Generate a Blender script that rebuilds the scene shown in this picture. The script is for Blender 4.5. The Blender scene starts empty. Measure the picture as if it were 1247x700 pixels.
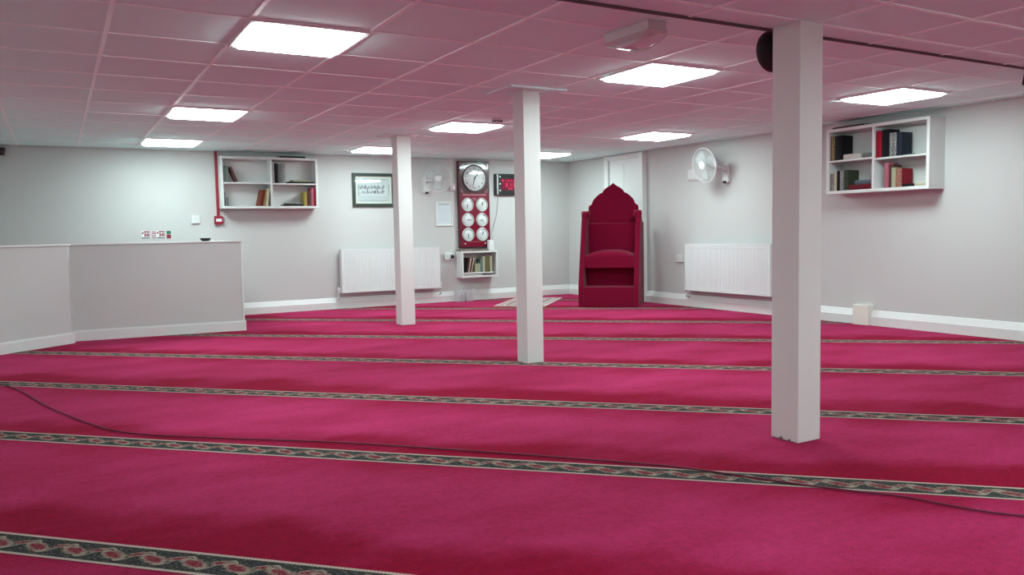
import bpy, bmesh, math, random
from mathutils import Vector, Matrix
random.seed(7)
PI = math.pi
sc = bpy.context.scene
COL = sc.collection
R = math.radians

# ------------------------------------------------------------------ materials
MATS = {}
def mat(name, color=(.8, .8, .8), rough=.6, metal=0., spec=.4, noise=0., nscale=30., coat=0., sheen=0., emit=None, estr=0., bump=0., bscale=200.):
    if name in MATS:
        return MATS[name]
    m = bpy.data.materials.new(name); m.use_nodes = True
    nt = m.node_tree; b = nt.nodes['Principled BSDF']
    b.inputs['Base Color'].default_value = (*color, 1)
    b.inputs['Roughness'].default_value = rough
    b.inputs['Metallic'].default_value = metal
    b.inputs['Specular IOR Level'].default_value = spec
    b.inputs['Coat Weight'].default_value = coat
    b.inputs['Coat Roughness'].default_value = .06
    b.inputs['Sheen Weight'].default_value = sheen
    if emit:
        b.inputs['Emission Color'].default_value = (*emit, 1)
        b.inputs['Emission Strength'].default_value = estr
    tc = nt.nodes.new('ShaderNodeTexCoord')
    if noise:
        n = nt.nodes.new('ShaderNodeTexNoise'); n.inputs['Scale'].default_value = nscale; n.inputs['Detail'].default_value = 4
        r = nt.nodes.new('ShaderNodeMapRange')
        r.inputs['To Min'].default_value = 1 - noise; r.inputs['To Max'].default_value = 1 + noise
        mx = nt.nodes.new('ShaderNodeVectorMath'); mx.operation = 'SCALE'
        mx.inputs[0].default_value = color
        nt.links.new(tc.outputs['Object'], n.inputs['Vector'])
        nt.links.new(n.outputs['Fac'], r.inputs['Value'])
        nt.links.new(r.outputs['Result'], mx.inputs['Scale'])
        nt.links.new(mx.outputs['Vector'], b.inputs['Base Color'])
    if bump:
        n2 = nt.nodes.new('ShaderNodeTexNoise'); n2.inputs['Scale'].default_value = bscale; n2.inputs['Detail'].default_value = 3
        bp = nt.nodes.new('ShaderNodeBump'); bp.inputs['Strength'].default_value = bump; bp.inputs['Distance'].default_value = .01
        nt.links.new(tc.outputs['Object'], n2.inputs['Vector'])
        nt.links.new(n2.outputs['Fac'], bp.inputs['Height'])
        nt.links.new(bp.outputs['Normal'], b.inputs['Normal'])
    MATS[name] = m
    return m

def wear_mat(name, base, spot, scale, lo, hi, rough=.6):
    """two colours mixed by a noise, for mottled or patterned surfaces"""
    if name in MATS: return MATS[name]
    m = bpy.data.materials.new(name); m.use_nodes = True
    nt = m.node_tree; b = nt.nodes['Principled BSDF']; b.inputs['Roughness'].default_value = rough
    tc = nt.nodes.new('ShaderNodeTexCoord'); n = nt.nodes.new('ShaderNodeTexNoise'); n.inputs['Scale'].default_value = scale
    n.inputs['Detail'].default_value = 5
    cr = nt.nodes.new('ShaderNodeValToRGB')
    cr.color_ramp.elements[0].position = lo; cr.color_ramp.elements[0].color = (*base, 1)
    cr.color_ramp.elements[1].position = hi; cr.color_ramp.elements[1].color = (*spot, 1)
    nt.links.new(tc.outputs['Object'], n.inputs['Vector']); nt.links.new(n.outputs['Fac'], cr.inputs['Fac'])
    nt.links.new(cr.outputs['Color'], b.inputs['Base Color'])
    MATS[name] = m
    return m

M_wall = mat('wall_paint', (.565, .572, .562), .85, spec=.2, noise=.015, nscale=3, bump=.03, bscale=120)
M_col = mat('column_paint', (.715, .73, .71), .7, spec=.25, noise=.02, nscale=5)
M_trim = mat('white_gloss', (.72, .74, .73), .35, noise=.01)
M_board = mat('white_board', (.66, .68, .67), .45, noise=.012)
M_tile = mat('ceiling_tile', (.72, .97, .94), .9, spec=.1, noise=.05, nscale=220, bump=.15, bscale=260)
M_tee = mat('ceiling_tee', (.84, .96, .94), .4, spec=.5, noise=.01)
M_dark = mat('dark_edge_strip', (.10, .07, .075), .8, noise=.05)
M_light = mat('light_diffuser', (.9, .9, .9), .5, emit=(.80, 1., .98), estr=32.)
M_lframe = mat('light_frame', (.88, .88, .88), .4, noise=.01)
M_white = mat('white_plastic', (.68, .70, .69), .4, noise=.01)
M_rad = mat('radiator_enamel', (.70, .74, .74), .3, noise=.01)
M_chrome = mat('chrome', (.75, .75, .75), .2, metal=1., noise=.02)
M_black = mat('black_plastic', (.012, .011, .013), .55, noise=.1)
M_grille = mat('black_grille', (.010, .006, .008), .6, noise=.3, nscale=300)
M_redcarpet = mat('minbar_carpet', (.185, .002, .026), .95, spec=.1, noise=.12, nscale=60, sheen=.09, bump=.3, bscale=400)
M_redfire = mat('fire_red', (.30, .014, .035), .4, noise=.03)
M_page = mat('paper_pages', (.48, .45, .36), .8, noise=.06, nscale=200)
M_paper = mat('white_paper', (.80, .82, .83), .7, noise=.01)
M_cream = mat('cream_paper', (.72, .72, .64), .7, noise=.02)
M_ink = mat('dark_ink', (.04, .045, .06), .7, noise=.05)
M_inkgrey = mat('grey_ink', (.30, .34, .38), .7, noise=.05)
M_maroon = mat('clock_red', (.185, .003, .022), .3, noise=.04, coat=.3)
M_clockgrey = mat('clock_dark_panel', (.085, .045, .05), .2, noise=.06, coat=.8)
M_clockedge = mat('clock_case_edge', (.07, .02, .028), .35, noise=.05)
M_dial = mat('clock_dial', (.78, .82, .81), .5, noise=.01)
M_bezel = mat('clock_bezel', (.10, .075, .08), .3, noise=.03, coat=.5)
M_pink = mat('pink_lettering', (.50, .24, .30), .5, noise=.04)
M_framegreen = mat('dark_green_frame', (.030, .045, .036), .35, noise=.1, coat=.3)
M_led = mat('red_led', (.4, .0, .05), .5, emit=(1., .01, .10), estr=1.1, noise=.02)
M_ledpane = mat('led_window', (.16, .006, .03), .25, noise=.05, coat=.5)
M_silver = mat('silver_strip', (.55, .57, .56), .35, metal=.4, noise=.03)
M_cord = mat('grey_cord', (.36, .35, .35), .6, noise=.03)
M_floorcord = mat('dark_red_cord', (.13, .012, .04), .6, noise=.1)
M_dish = mat('black_dish', (.02, .025, .025), .35, noise=.1)
M_green = mat('sign_green', (.025, .16, .10), .5, noise=.03)
M_signred = mat('sign_red', (.24, .022, .028), .5, noise=.03)
M_wood = wear_mat('brown_wood', (.10, .06, .045), (.22, .16, .12), 14, .35, .65)
M_greenpaint = mat('pale_block_paint', (.76, .76, .68), .7, noise=.02)

def glass_mat(name, tint, gloss=.12, alpha=.9):
    m = bpy.data.materials.new(name); m.use_nodes = True
    nt = m.node_tree; nt.nodes.clear()
    o = nt.nodes.new('ShaderNodeOutputMaterial'); t = nt.nodes.new('ShaderNodeBsdfTransparent'); g = nt.nodes.new('ShaderNodeBsdfGlossy')
    lw = nt.nodes.new('ShaderNodeLayerWeight'); lw.inputs['Blend'].default_value = .5
    pw = nt.nodes.new('ShaderNodeMath'); pw.operation = 'POWER'; pw.inputs[1].default_value = 4
    f = nt.nodes.new('ShaderNodeMapRange'); f.inputs['To Min'].default_value = .045; f.inputs['To Max'].default_value = .9
    nt.links.new(lw.outputs['Facing'], pw.inputs[0]); nt.links.new(pw.outputs[0], f.inputs['Value'])
    g.inputs['Roughness'].default_value = gloss
    t.inputs['Color'].default_value = (*tint, 1)
    d = nt.nodes.new('ShaderNodeBsdfDiffuse'); d.inputs['Color'].default_value = (.82, .88, .9, 1)
    n = nt.nodes.new('ShaderNodeTexNoise'); n.inputs['Scale'].default_value = 20
    mr = nt.nodes.new('ShaderNodeMapRange'); mr.inputs['To Min'].default_value = (1 - alpha) * .8; mr.inputs['To Max'].default_value = (1 - alpha) * 1.2
    nt.links.new(n.outputs['Fac'], mr.inputs['Value'])
    m1 = nt.nodes.new('ShaderNodeMixShader'); m2 = nt.nodes.new('ShaderNodeMixShader')
    nt.links.new(mr.outputs['Result'], m1.inputs['Fac']); nt.links.new(t.outputs[0], m1.inputs[1]); nt.links.new(d.outputs[0], m1.inputs[2])
    nt.links.new(f.outputs[0], m2.inputs['Fac']); nt.links.new(m1.outputs[0], m2.inputs[1]); nt.links.new(g.outputs[0], m2.inputs[2])
    nt.links.new(m2.outputs[0], o.inputs['Surface'])
    return m
M_glass = glass_mat('clear_glass', (.97, .98, .98), .03, 1.0)
M_tub = glass_mat('translucent_plastic', (1., 1., 1.), .15, .68)
M_lens = glass_mat('frosted_lens', (.95, .95, .95), .08, .80)

# carpet pile
def carpet_mat():
    m = bpy.data.materials.new('red_carpet_pile'); m.use_nodes = True
    nt = m.node_tree; b = nt.nodes['Principled BSDF']; N = nt.nodes.new; L = nt.links.new
    b.inputs['Roughness'].default_value = 1.; b.inputs['Specular IOR Level'].default_value = .05
    tc = N('ShaderNodeTexCoord')
    mp = N('ShaderNodeMapping'); mp.inputs['Rotation'].default_value = (0, 0, R(47)); mp.inputs['Scale'].default_value = (.8, 1.9, 1)
    L(tc.outputs['Object'], mp.inputs['Vector'])
    big = N('ShaderNodeTexNoise'); big.inputs['Scale'].default_value = 1.1; big.inputs['Detail'].default_value = 9; big.inputs['Roughness'].default_value = .66
    L(mp.outputs['Vector'], big.inputs['Vector'])
    fine = N('ShaderNodeTexNoise'); fine.inputs['Scale'].default_value = 190; fine.inputs['Detail'].default_value = 3
    L(tc.outputs['Object'], fine.inputs['Vector'])
    cr = N('ShaderNodeValToRGB')
    e = cr.color_ramp.elements
    e[0].position = .33; e[0].color = (.225, .0015, .022, 1)
    e[1].position = .68; e[1].color = (.41, .028, .112, 1)
    # sheen of the brushed pile painted into the colour as bands across each row
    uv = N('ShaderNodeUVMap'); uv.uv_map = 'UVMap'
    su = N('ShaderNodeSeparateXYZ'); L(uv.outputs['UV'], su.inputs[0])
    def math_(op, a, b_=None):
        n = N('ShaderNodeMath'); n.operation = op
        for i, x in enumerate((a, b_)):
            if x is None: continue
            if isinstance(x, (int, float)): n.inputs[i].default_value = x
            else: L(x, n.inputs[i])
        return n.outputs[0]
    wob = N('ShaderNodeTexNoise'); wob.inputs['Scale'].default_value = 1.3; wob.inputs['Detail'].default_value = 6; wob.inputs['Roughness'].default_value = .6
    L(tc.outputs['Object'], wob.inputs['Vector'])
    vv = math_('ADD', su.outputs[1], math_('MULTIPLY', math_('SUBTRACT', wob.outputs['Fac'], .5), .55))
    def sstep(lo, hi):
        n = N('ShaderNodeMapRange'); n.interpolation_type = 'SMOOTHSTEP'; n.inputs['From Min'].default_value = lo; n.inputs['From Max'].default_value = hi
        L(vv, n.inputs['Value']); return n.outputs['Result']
    pile_sheen = math_('SUBTRACT', sstep(.16, .36), math_('MULTIPLY', sstep(.68, .95), .55))
    fac = math_('ADD', math_('MULTIPLY', big.outputs['Fac'], .70), math_('MULTIPLY', pile_sheen, .23))
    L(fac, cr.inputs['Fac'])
    mr = N('ShaderNodeMapRange'); mr.inputs['From Min'].default_value = .3; mr.inputs['From Max'].default_value = .7
    mr.inputs['To Min'].default_value = .78; mr.inputs['To Max'].default_value = 1.22
    L(fine.outputs['Fac'], mr.inputs['Value'])
    mid = N('ShaderNodeTexNoise'); mid.inputs['Scale'].default_value = 34; mid.inputs['Detail'].default_value = 4; mid.inputs['Roughness'].default_value = .7
    L(tc.outputs['Object'], mid.inputs['Vector'])
    mr2 = N('ShaderNodeMapRange'); mr2.inputs['From Min'].default_value = .3; mr2.inputs['From Max'].default_value = .7
    mr2.inputs['To Min'].default_value = .84; mr2.inputs['To Max'].default_value = 1.16
    L(mid.outputs['Fac'], mr2.inputs['Value'])
    sc_ = N('ShaderNodeVectorMath'); sc_.operation = 'SCALE'
    L(cr.outputs['Color'], sc_.inputs[0]); L(math_('MULTIPLY', mr.outputs['Result'], mr2.outputs['Result']), sc_.inputs['Scale'])
    L(sc_.outputs['Vector'], b.inputs['Base Color'])
    b.inputs['Sheen Weight'].default_value = .06; b.inputs['Sheen Roughness'].default_value = .35
    b.inputs['Sheen Tint'].default_value = (1, .48, .80, 1)
    bp = N('ShaderNodeBump'); bp.inputs['Strength'].default_value = .35; bp.inputs['Distance'].default_value = .01
    L(fine.outputs['Fac'], bp.inputs['Height']); L(bp.outputs['Normal'], b.inputs['Normal'])
    return m

# woven border strip: UV u = metres along, v = 0..1 across
def stripe_mat():
    m = bpy.data.materials.new('paisley_border_strip'); m.use_nodes = True
    nt = m.node_tree; b = nt.nodes['Principled BSDF']; N = nt.nodes.new; L = nt.links.new
    b.inputs['Roughness'].default_value = 1.; b.inputs['Specular IOR Level'].default_value = .05
    uv = N('ShaderNodeUVMap'); uv.uv_map = 'UVMap'
    sp = N('ShaderNodeSeparateXYZ'); L(uv.outputs['UV'], sp.inputs[0])
    def mth(op, a, c=None, clamp=False):
        n = N('ShaderNodeMath'); n.operation = op; n.use_clamp = clamp
        for i, x in enumerate((a, c)):
            if x is None: continue
            if isinstance(x, (int, float)): n.inputs[i].default_value = x
            else: L(x, n.inputs[i])
        return n.outputs[0]
    u, v = sp.outputs[0], sp.outputs[1]
    nz = N('ShaderNodeTexNoise'); nz.inputs['Scale'].default_value = 38; nz.inputs['Detail'].default_value = 2
    L(uv.outputs['UV'], nz.inputs['Vector'])
    wob = mth('MULTIPLY', mth('SUBTRACT', nz.outputs['Fac'], .5), .075)
    P_ = .15
    def blob(off, vc, ra, rb, skew):  # paisley drop
        x = mth('SUBTRACT', mth('MULTIPLY', mth('FRACT', mth('ADD', mth('DIVIDE', u, P_), off)), P_), P_ / 2)
        y = mth('MULTIPLY', mth('SUBTRACT', v, vc), .15)
        x2 = mth('ADD', mth('ADD', x, mth('MULTIPLY', y, skew)), wob)
        dx = mth('DIVIDE', x2, ra); dy = mth('DIVIDE', mth('ADD', y, mth('MULTIPLY', wob, .6)), rb)
        return mth('SQRT', mth('ADD', mth('MULTIPLY', dx, dx), mth('MULTIPLY', dy, dy)))
    d1 = blob(0., .47, .046, .032, 1.0)
    d2 = blob(.5, .60, .024, .020, -.6)
    d = mth('MINIMUM', d1, d2)
    red = mth('LESS_THAN', d, .70)
    ring = mth('LESS_THAN', d, 1.0)
    vor = N('ShaderNodeTexVoronoi'); vor.inputs['Scale'].default_value = 55; L(uv.outputs['UV'], vor.inputs['Vector'])
    petals = mth('LESS_THAN', vor.outputs['Distance'], .30)
    vin = mth('ABSOLUTE', mth('SUBTRACT', mth('SUBTRACT', v, .5), mth('MULTIPLY', mth('SINE', mth('MULTIPLY', u, 2 * PI / P_)), .26)))
    vine = mth('LESS_THAN', vin, .035)
    ab = mth('ABSOLUTE', mth('SUBTRACT', v, .5))
    cream = mth('GREATER_THAN', ab, .405)
    edge = mth('MULTIPLY', mth('GREATER_THAN', ab, .395), mth('LESS_THAN', ab, .405))
    cordn = mth('ADD', mth('MULTIPLY', mth('SINE', mth('MULTIPLY', mth('ADD', u, mth('MULTIPLY', v, .05)), 2 * PI / .012)), .14), .86)
    def mix(f, c1, c2):
        n = N('ShaderNodeMix'); n.data_type = 'RGBA'; L(f, n.inputs['Factor'])
        for k, c in ((6, c1), (7, c2)):
            if isinstance(c, tuple): n.inputs[k].default_value = (*c, 1)
            else: L(c, n.inputs[k])
        return n.outputs[2]
    c = mix(petals, (.030, .034, .034), (.17, .16, .135))
    c = mix(vine, c, (.27, .24, .19))
    c = mix(ring, c, (.28, .225, .18))
    inner = mix(petals, (.17, .022, .036), (.21, .14, .12))
    c = mix(red, c, inner)
    c = mix(edge, c, (.02, .02, .025))
    cc = N('ShaderNodeVectorMath'); cc.operation = 'SCALE'; cc.inputs[0].default_value = (.50, .40, .345); L(cordn, cc.inputs['Scale'])
    c = mix(cream, c, cc.outputs['Vector'])
    L(c, b.inputs['Base Color'])
    return m

def rug_mat():
    m = bpy.data.materials.new('prayer_mat_weave'); m.use_nodes = True
    nt = m.node_tree; b = nt.nodes['Principled BSDF']; N = nt.nodes.new; L = nt.links.new
    b.inputs['Roughness'].default_value = 1.
    tc = N('ShaderNodeTexCoord'); sp = N('ShaderNodeSeparateXYZ'); L(tc.outputs['Object'], sp.inputs[0])
    def mth(op, a, c=None):
        n = N('ShaderNodeMath'); n.operation = op
        for i, x in enumerate((a, c)):
            if x is None: continue
            if isinstance(x, (int, float)): n.inputs[i].default_value = x
            else: L(x, n.inputs[i])
        return n.outputs[0]
    dx = mth('SUBTRACT', .35, mth('ABSOLUTE', sp.outputs[0])); dy = mth('SUBTRACT', .67, mth('ABSOLUTE', sp.outputs[1]))
    d = mth('MINIMUM', dx, dy)
    cr = N('ShaderNodeValToRGB'); cr.color_ramp.interpolation = 'CONSTANT'
    e = cr.color_ramp.elements
    e[0].position = 0; e[0].color = (.60, .47, .45, 1)
    e[1].position = .03; e[1].color = (.36, .27, .25, 1)
    for p, c in ((.09, (.55, .45, .42, 1)), (.12, (.17, .11, .11, 1)), (.16, (.40, .31, .29, 1))):
        x = e.new(p); x.color = c
    L(d, cr.inputs['Fac'])
    n = N('ShaderNodeTexNoise'); n.inputs['Scale'].default_value = 28; L(tc.outputs['Object'], n.inputs['Vector'])
    mr = N('ShaderNodeMapRange'); mr.inputs['To Min'].default_value = .6; mr.inputs['To Max'].default_value = 1.3; L(n.outputs['Fac'], mr.inputs['Value'])
    s = N('ShaderNodeVectorMath'); s.operation = 'SCALE'; L(cr.outputs['Color'], s.inputs[0]); L(mr.outputs['Result'], s.inputs['Scale'])
    L(s.outputs['Vector'], b.inputs['Base Color'])
    return m

# ------------------------------------------------------------------ mesh helpers
def nb(): return bmesh.new()
def box(bm, x0, x1, y0, y1, z0, z1, bev=0., mi=0, seg=2):
    r = bmesh.ops.create_cube(bm, size=1.)
    vs = r['verts']
    for v in vs:
        v.co = Vector((x0 + (v.co.x + .5) * (x1 - x0), y0 + (v.co.y + .5) * (y1 - y0), z0 + (v.co.z + .5) * (z1 - z0)))
    fs = {f for v in vs for f in v.link_faces}
    for f in fs: f.material_index = mi
    if bev:
        es = {e for v in vs for e in v.link_edges}
        bmesh.ops.bevel(bm, geom=list(es), offset=bev, segments=seg, profile=.5, affect='EDGES')
    return bm
def prism(bm, pts, a0, a1, axis='x', mi=0, bev=0.):
    """outline pts extruded along an axis: 'x' -> pts are (y,z); 'y' -> (x,z); 'z' -> (x,y)"""
    def P(p, a):
        return {'x': (a, p[0], p[1]), 'y': (p[0], a, p[1]), 'z': (p[0], p[1], a)}[axis]
    A = [bm.verts.new(P(p, a0)) for p in pts]; B = [bm.verts.new(P(p, a1)) for p in pts]
    n = len(pts)
    fs = [bm.faces.new(A), bm.faces.new(B[::-1])]
    for i in range(n):
        fs.append(bm.faces.new((A[i], B[i], B[(i + 1) % n], A[(i + 1) % n])))
    for f in fs: f.material_index = mi
    bmesh.ops.recalc_face_normals(bm, faces=fs)
    if bev:
        es = [e for e in fs[0].edges] + [e for e in fs[1].edges]
        bmesh.ops.bevel(bm, geom=es, offset=bev, segments=2, profile=.5, affect='EDGES')
    return bm
def lathe(bm, prof, c=(0, 0, 0), axis='z', seg=32, mi=0, sx=1., sy=1.):
    """profile (r, h) turned about an axis through c"""
    rings = []
    def P(r, h, a):
        x, y = r * math.cos(a) * sx, r * math.sin(a) * sy
        v = {'z': (x, y, h), 'y': (x, h, y), 'x': (h, x, y)}[axis]
        return Vector(v) + Vector(c)
    for r, h in prof:
        if r < 1e-6: rings.append([bm.verts.new(P(0, h, 0))])
        else: rings.append([bm.verts.new(P(r, h, 2 * PI * i / seg)) for i in range(seg)])
    fs = []
    for a, b_ in zip(rings, rings[1:]):
        if len(a) == 1 and len(b_) == 1: continue
        for i in range(seg):
            j = (i + 1) % seg
            if len(a) == 1: fs.append(bm.faces.new((a[0], b_[i], b_[j])))
            elif len(b_) == 1: fs.append(bm.faces.new((a[i], b_[0], a[j])))
            else: fs.append(bm.faces.new((a[i], b_[i], b_[j], a[j])))
    for f in fs: f.material_index = mi; f.smooth = True
    bmesh.ops.recalc_face_normals(bm, faces=fs)
    return bm
def tube(bm, pts, r, seg=8, mi=0, closed=False):
    pts = [Vector(p) for p in pts]; n = len(pts); rings = []
    up = Vector((0, 0, 1)); prev = None
    for i, p in enumerate(pts):
        if closed: t = pts[(i + 1) % n] - pts[i - 1]
        else: t = pts[min(i + 1, n - 1)] - pts[max(i - 1, 0)]
        t.normalize()
        if prev is None:
            a = t.cross(up)
            if a.length < 1e-3: a = t.cross(Vector((1, 0, 0)))
        else:
            a = prev - t * prev.dot(t)
        a.normalize(); prev = a
        b_ = t.cross(a)
        rr = r[i] if isinstance(r, (list, tuple)) else r
        rings.append([bm.verts.new(p + (a * math.cos(2 * PI * k / seg) + b_ * math.sin(2 * PI * k / seg)) * rr) for k in range(seg)])
    fs = []
    for i in range(n if closed else n - 1):
        A, B = rings[i], rings[(i + 1) % n]
        for k in range(seg):
            fs.append(bm.faces.new((A[k], A[(k + 1) % seg], B[(k + 1) % seg], B[k])))
    if not closed:
        fs.append(bm.faces.new(rings[0][::-1])); fs.append(bm.faces.new(rings[-1]))
    for f in fs: f.material_index = mi; f.smooth = True
    bmesh.ops.recalc_face_normals(bm, faces=fs)
    return bm
def smooth_path(pts, k=6):
    pts = [Vector(p) for p in pts]; out = []
    P = [pts[0]] + pts + [pts[-1]]
    for i in range(1, len(P) - 2):
        a, b_, c, d = P[i - 1], P[i], P[i + 1], P[i + 2]
        for j in range(k):
            t = j / k
            out.append(.5 * ((2 * b_) + (c - a) * t + (2 * a - 5 * b_ + 4 * c - d) * t * t + (3 * b_ - a - 3 * c + d) * t ** 3))
    out.append(pts[-1])
    return out
def obj(name, bm, m, parent=None, loc=None, rot=None):
    me = bpy.data.meshes.new(name); bm.to_mesh(me); bm.free()
    for x in (m if isinstance(m, (list, tuple)) else [m]): me.materials.append(x)
    o = bpy.data.objects.new(name, me); COL.objects.link(o)
    if parent: o.parent = parent
    if loc: o.location = loc
    if rot: o.rotation_euler = rot
    return o
def tag(o, label, cat, group=None):
    o['label'] = label; o['category'] = cat
    if group: o['group'] = group
    return o
def thing(name, label, cat, loc=(0, 0, 0), rotz=0., group=None):
    o = bpy.data.objects.new(name, None); COL.objects.link(o)
    o.empty_display_size = .1
    o.location = loc; o.rotation_euler = (0, 0, rotz)
    return tag(o, label, cat, group)
def struct(name, bm, m, parent=None):
    o = obj(name, bm, m, parent)
    if not parent: o['kind'] = 'structure'
    return o
def dup(root, loc, rotz=None, label=None):
    r = root.copy(); COL.objects.link(r); r.location = loc
    if rotz is not None: r.rotation_euler = (0, 0, rotz)
    if label: r['label'] = label
    for ch in list(root.children):
        c = ch.copy(); COL.objects.link(c); c.parent = r
        for g in list(ch.children):
            d = g.copy(); COL.objects.link(d); d.parent = c
    return r
def text_bm(txt, size, depth=.001, align='CENTER'):
    cu = bpy.data.curves.new('t', 'FONT'); cu.body = txt; cu.size = size; cu.extrude = depth
    cu.align_x = align; cu.align_y = 'CENTER'
    o = bpy.data.objects.new('t', cu); COL.objects.link(o)
    dg = bpy.context.evaluated_depsgraph_get(); dg.update()
    me = bpy.data.meshes.new_from_object(o.evaluated_get(dg))
    bm = nb(); bm.from_mesh(me)
    bpy.data.objects.remove(o); bpy.data.curves.remove(cu); bpy.data.meshes.remove(me)
    return bm
def add_text(bm, txt, size, mtx, mi=0):
    t = text_bm(txt, size)
    bmesh.ops.transform(t, matrix=mtx, verts=t.verts)
    me = bpy.data.meshes.new('t'); 
    for f in t.faces: f.material_index = mi
    t.to_mesh(me); t.free(); bm.from_mesh(me); bpy.data.meshes.remove(me)

# ------------------------------------------------------------------ room dimensions (metres, camera at (0,0,1))
XL, XR, YF, YB = -1.0, 7.08, -1.0, 10.66
STEP_Y = 2.71; LOWZ = 1.918
def cz(y): return 2.031 + .0045 * y

# floor: red carpet laid in rows with woven border strips between the rows
def clip_line(p, q):
    """extend the line through p,q to the room rectangle"""
    d = (q[0] - p[0], q[1] - p[1]); t0, t1 = -1e9, 1e9
    for k, lo, hi in ((0, XL, XR), (1, YF, YB)):
        if abs(d[k]) < 1e-9: continue
        a, b_ = (lo - p[k]) / d[k], (hi - p[k]) / d[k]
        t0, t1 = max(t0, min(a, b_)), min(t1, max(a, b_))
    return (p[0] + d[0] * t0, p[1] + d[1] * t0), (p[0] + d[0] * t1, p[1] + d[1] * t1)
def build_floor():
    bm = nb(); uvl = bm.loops.layers.uv.new('UVMap')
    lines = [((-.3, 1.55), (.7, .55)),
             ((-.214, 3.124), (.528, 2.377)), ((-.304, 4.873), (3.051, 1.599)), ((-.396, 6.665), (4.189, 2.204)),
             ((-.073, 8.181), (5.491, 2.896)), ((1.211, 8.749), (6.94, 3.666)), ((2.35, 9.66), (7.07, 5.435)),
             ((3.177, 10.713), (6.552, 7.885)), ((5.41, 10.61), (5.809, 10.249))]
    # rows of pile between the border strips: u in metres along the row, v = 0..1 across it
    def at(l, x):
        (a, b_) = l; t = (x - a[0]) / (b_[0] - a[0]); return a[1] + (b_[1] - a[1]) * t
    ext = [((-.3, -1.3), (.7, -2.3)), ((-.3, .1), (.7, -.9))] + lines + [((3., 14.6), (7., 10.9))]
    x0, x1 = -2., 8.
    for l, m_ in zip(ext, ext[1:]):
        vs = [bm.verts.new(p) for p in ((x0, at(l, x0), 0), (x1, at(l, x1), 0), (x1, at(m_, x1), 0), (x0, at(m_, x0), 0))]
        f = bm.faces.new(vs); f.material_index = 0
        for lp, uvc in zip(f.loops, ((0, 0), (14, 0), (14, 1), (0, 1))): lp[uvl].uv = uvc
    for co, no in (((XL - .1, 0, 0), (-1, 0, 0)), ((XR + .1, 0, 0), (1, 0, 0)), ((0, YF - .1, 0), (0, -1, 0)), ((0, YB + .1, 0), (0, 1, 0))):
        bmesh.ops.bisect_plane(bm, geom=bm.verts[:] + bm.edges[:] + bm.faces[:], plane_co=co, plane_no=no, clear_outer=True)
    box(bm, XL - .1, XR + .1, YF - .1, YB + .1, -.08, -.002, mi=0)
    w = .150
    for p, q in lines:
        a, b_ = clip_line(p, q)
        d = Vector((b_[0] - a[0], b_[1] - a[1], 0)); Ln = d.length; d.normalize()
        if d.x < 0: a, b_ = b_, a; d = -d
        n = Vector((-d.y, d.x, 0)); A = Vector((a[0], a[1], 0)); B = Vector((b_[0], b_[1], 0))
        co = [A - n * w / 2, B - n * w / 2, B + n * w / 2, A + n * w / 2]
        vs = [bm.verts.new((c.x, c.y, .0015)) for c in co]
        f = bm.faces.new(vs); f.material_index = 1
        for lp, uvc in zip(f.loops, ((0, 0), (Ln, 0), (Ln, 1), (0, 1))): lp[uvl].uv = uvc
    return bm
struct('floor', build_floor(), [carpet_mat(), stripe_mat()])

H = 2.3
struct('wall_back', box(nb(), XL - .1, XR + .1, YB, YB + .1, -.08, H), M_wall)
struct('wall_right', box(nb(), XR, XR + .1, YF - .1, YB, -.08, H), M_wall)
struct('wall_left', box(nb(), XL - .1, XL, YF - .1, YB, -.08, H), M_wall)
struct('wall_front', box(nb(), XL, XR, YF - .1, YF, -.08, H), M_wall)

# ceiling: the far zone rises very slightly towards the back, the near zone is a step lower
bm = nb()
prism(bm, [(STEP_Y, cz(STEP_Y)), (YB, cz(YB)), (YB, 2.3), (STEP_Y, 2.3)], XL, XR, 'x')
box(bm, XL, XR, YF, STEP_Y, LOWZ, 2.3)
struct('ceiling', bm, M_tile)
# grid of tees
bm = nb(); TW = .011; TD = .004
def tee_y(x, y0, y1, low=False):
    f = (lambda y: LOWZ) if low else cz
    prism(bm, [(y0, f(y0) - TD), (y1, f(y1) - TD), (y1, f(y1) + .001), (y0, f(y0) + .001)], x - TW, x + TW, 'x')
def tee_x(y, low=False):
    z = LOWZ if low else cz(y)
    box(bm, XL, XR, y - TW, y + TW, z - TD + .0003, z + .001)
for k in range(-2, 12): tee_y(.27 + .6 * k, STEP_Y, YB)
for k in range(-2, 11): tee_x(4.035 + .6 * k)
for k in range(-6, 7): tee_y(3.04 + .6 * k, YF, STEP_Y, True)
tee_x(2.547, True)
for k in range(6): tee_x(2.185 - .6 * k, True)
struct('trim_1', bm, M_tee)
bm = nb()      # dark strip along the edge of the step; angle strip heads the walls
box(bm, XL, XR, STEP_Y - .006, STEP_Y + .006, LOWZ - .012, cz(STEP_Y))
struct('trim_2', bm, M_dark)
bm = nb()
for y0, y1 in ((STEP_Y, YB),):
    prism(bm, [(y0, cz(y0) - .02), (y1, cz(y1) - .02), (y1, cz(y1)), (y0, cz(y0))], XR - .004, XR + .001, 'x')
box(bm, XL, XR, YB - .004, YB + .001, cz(YB) - .02, cz(YB))
struct('trim_3', bm, mat('wall_angle', (.5, .48, .48), .6, noise=.02))

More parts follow.
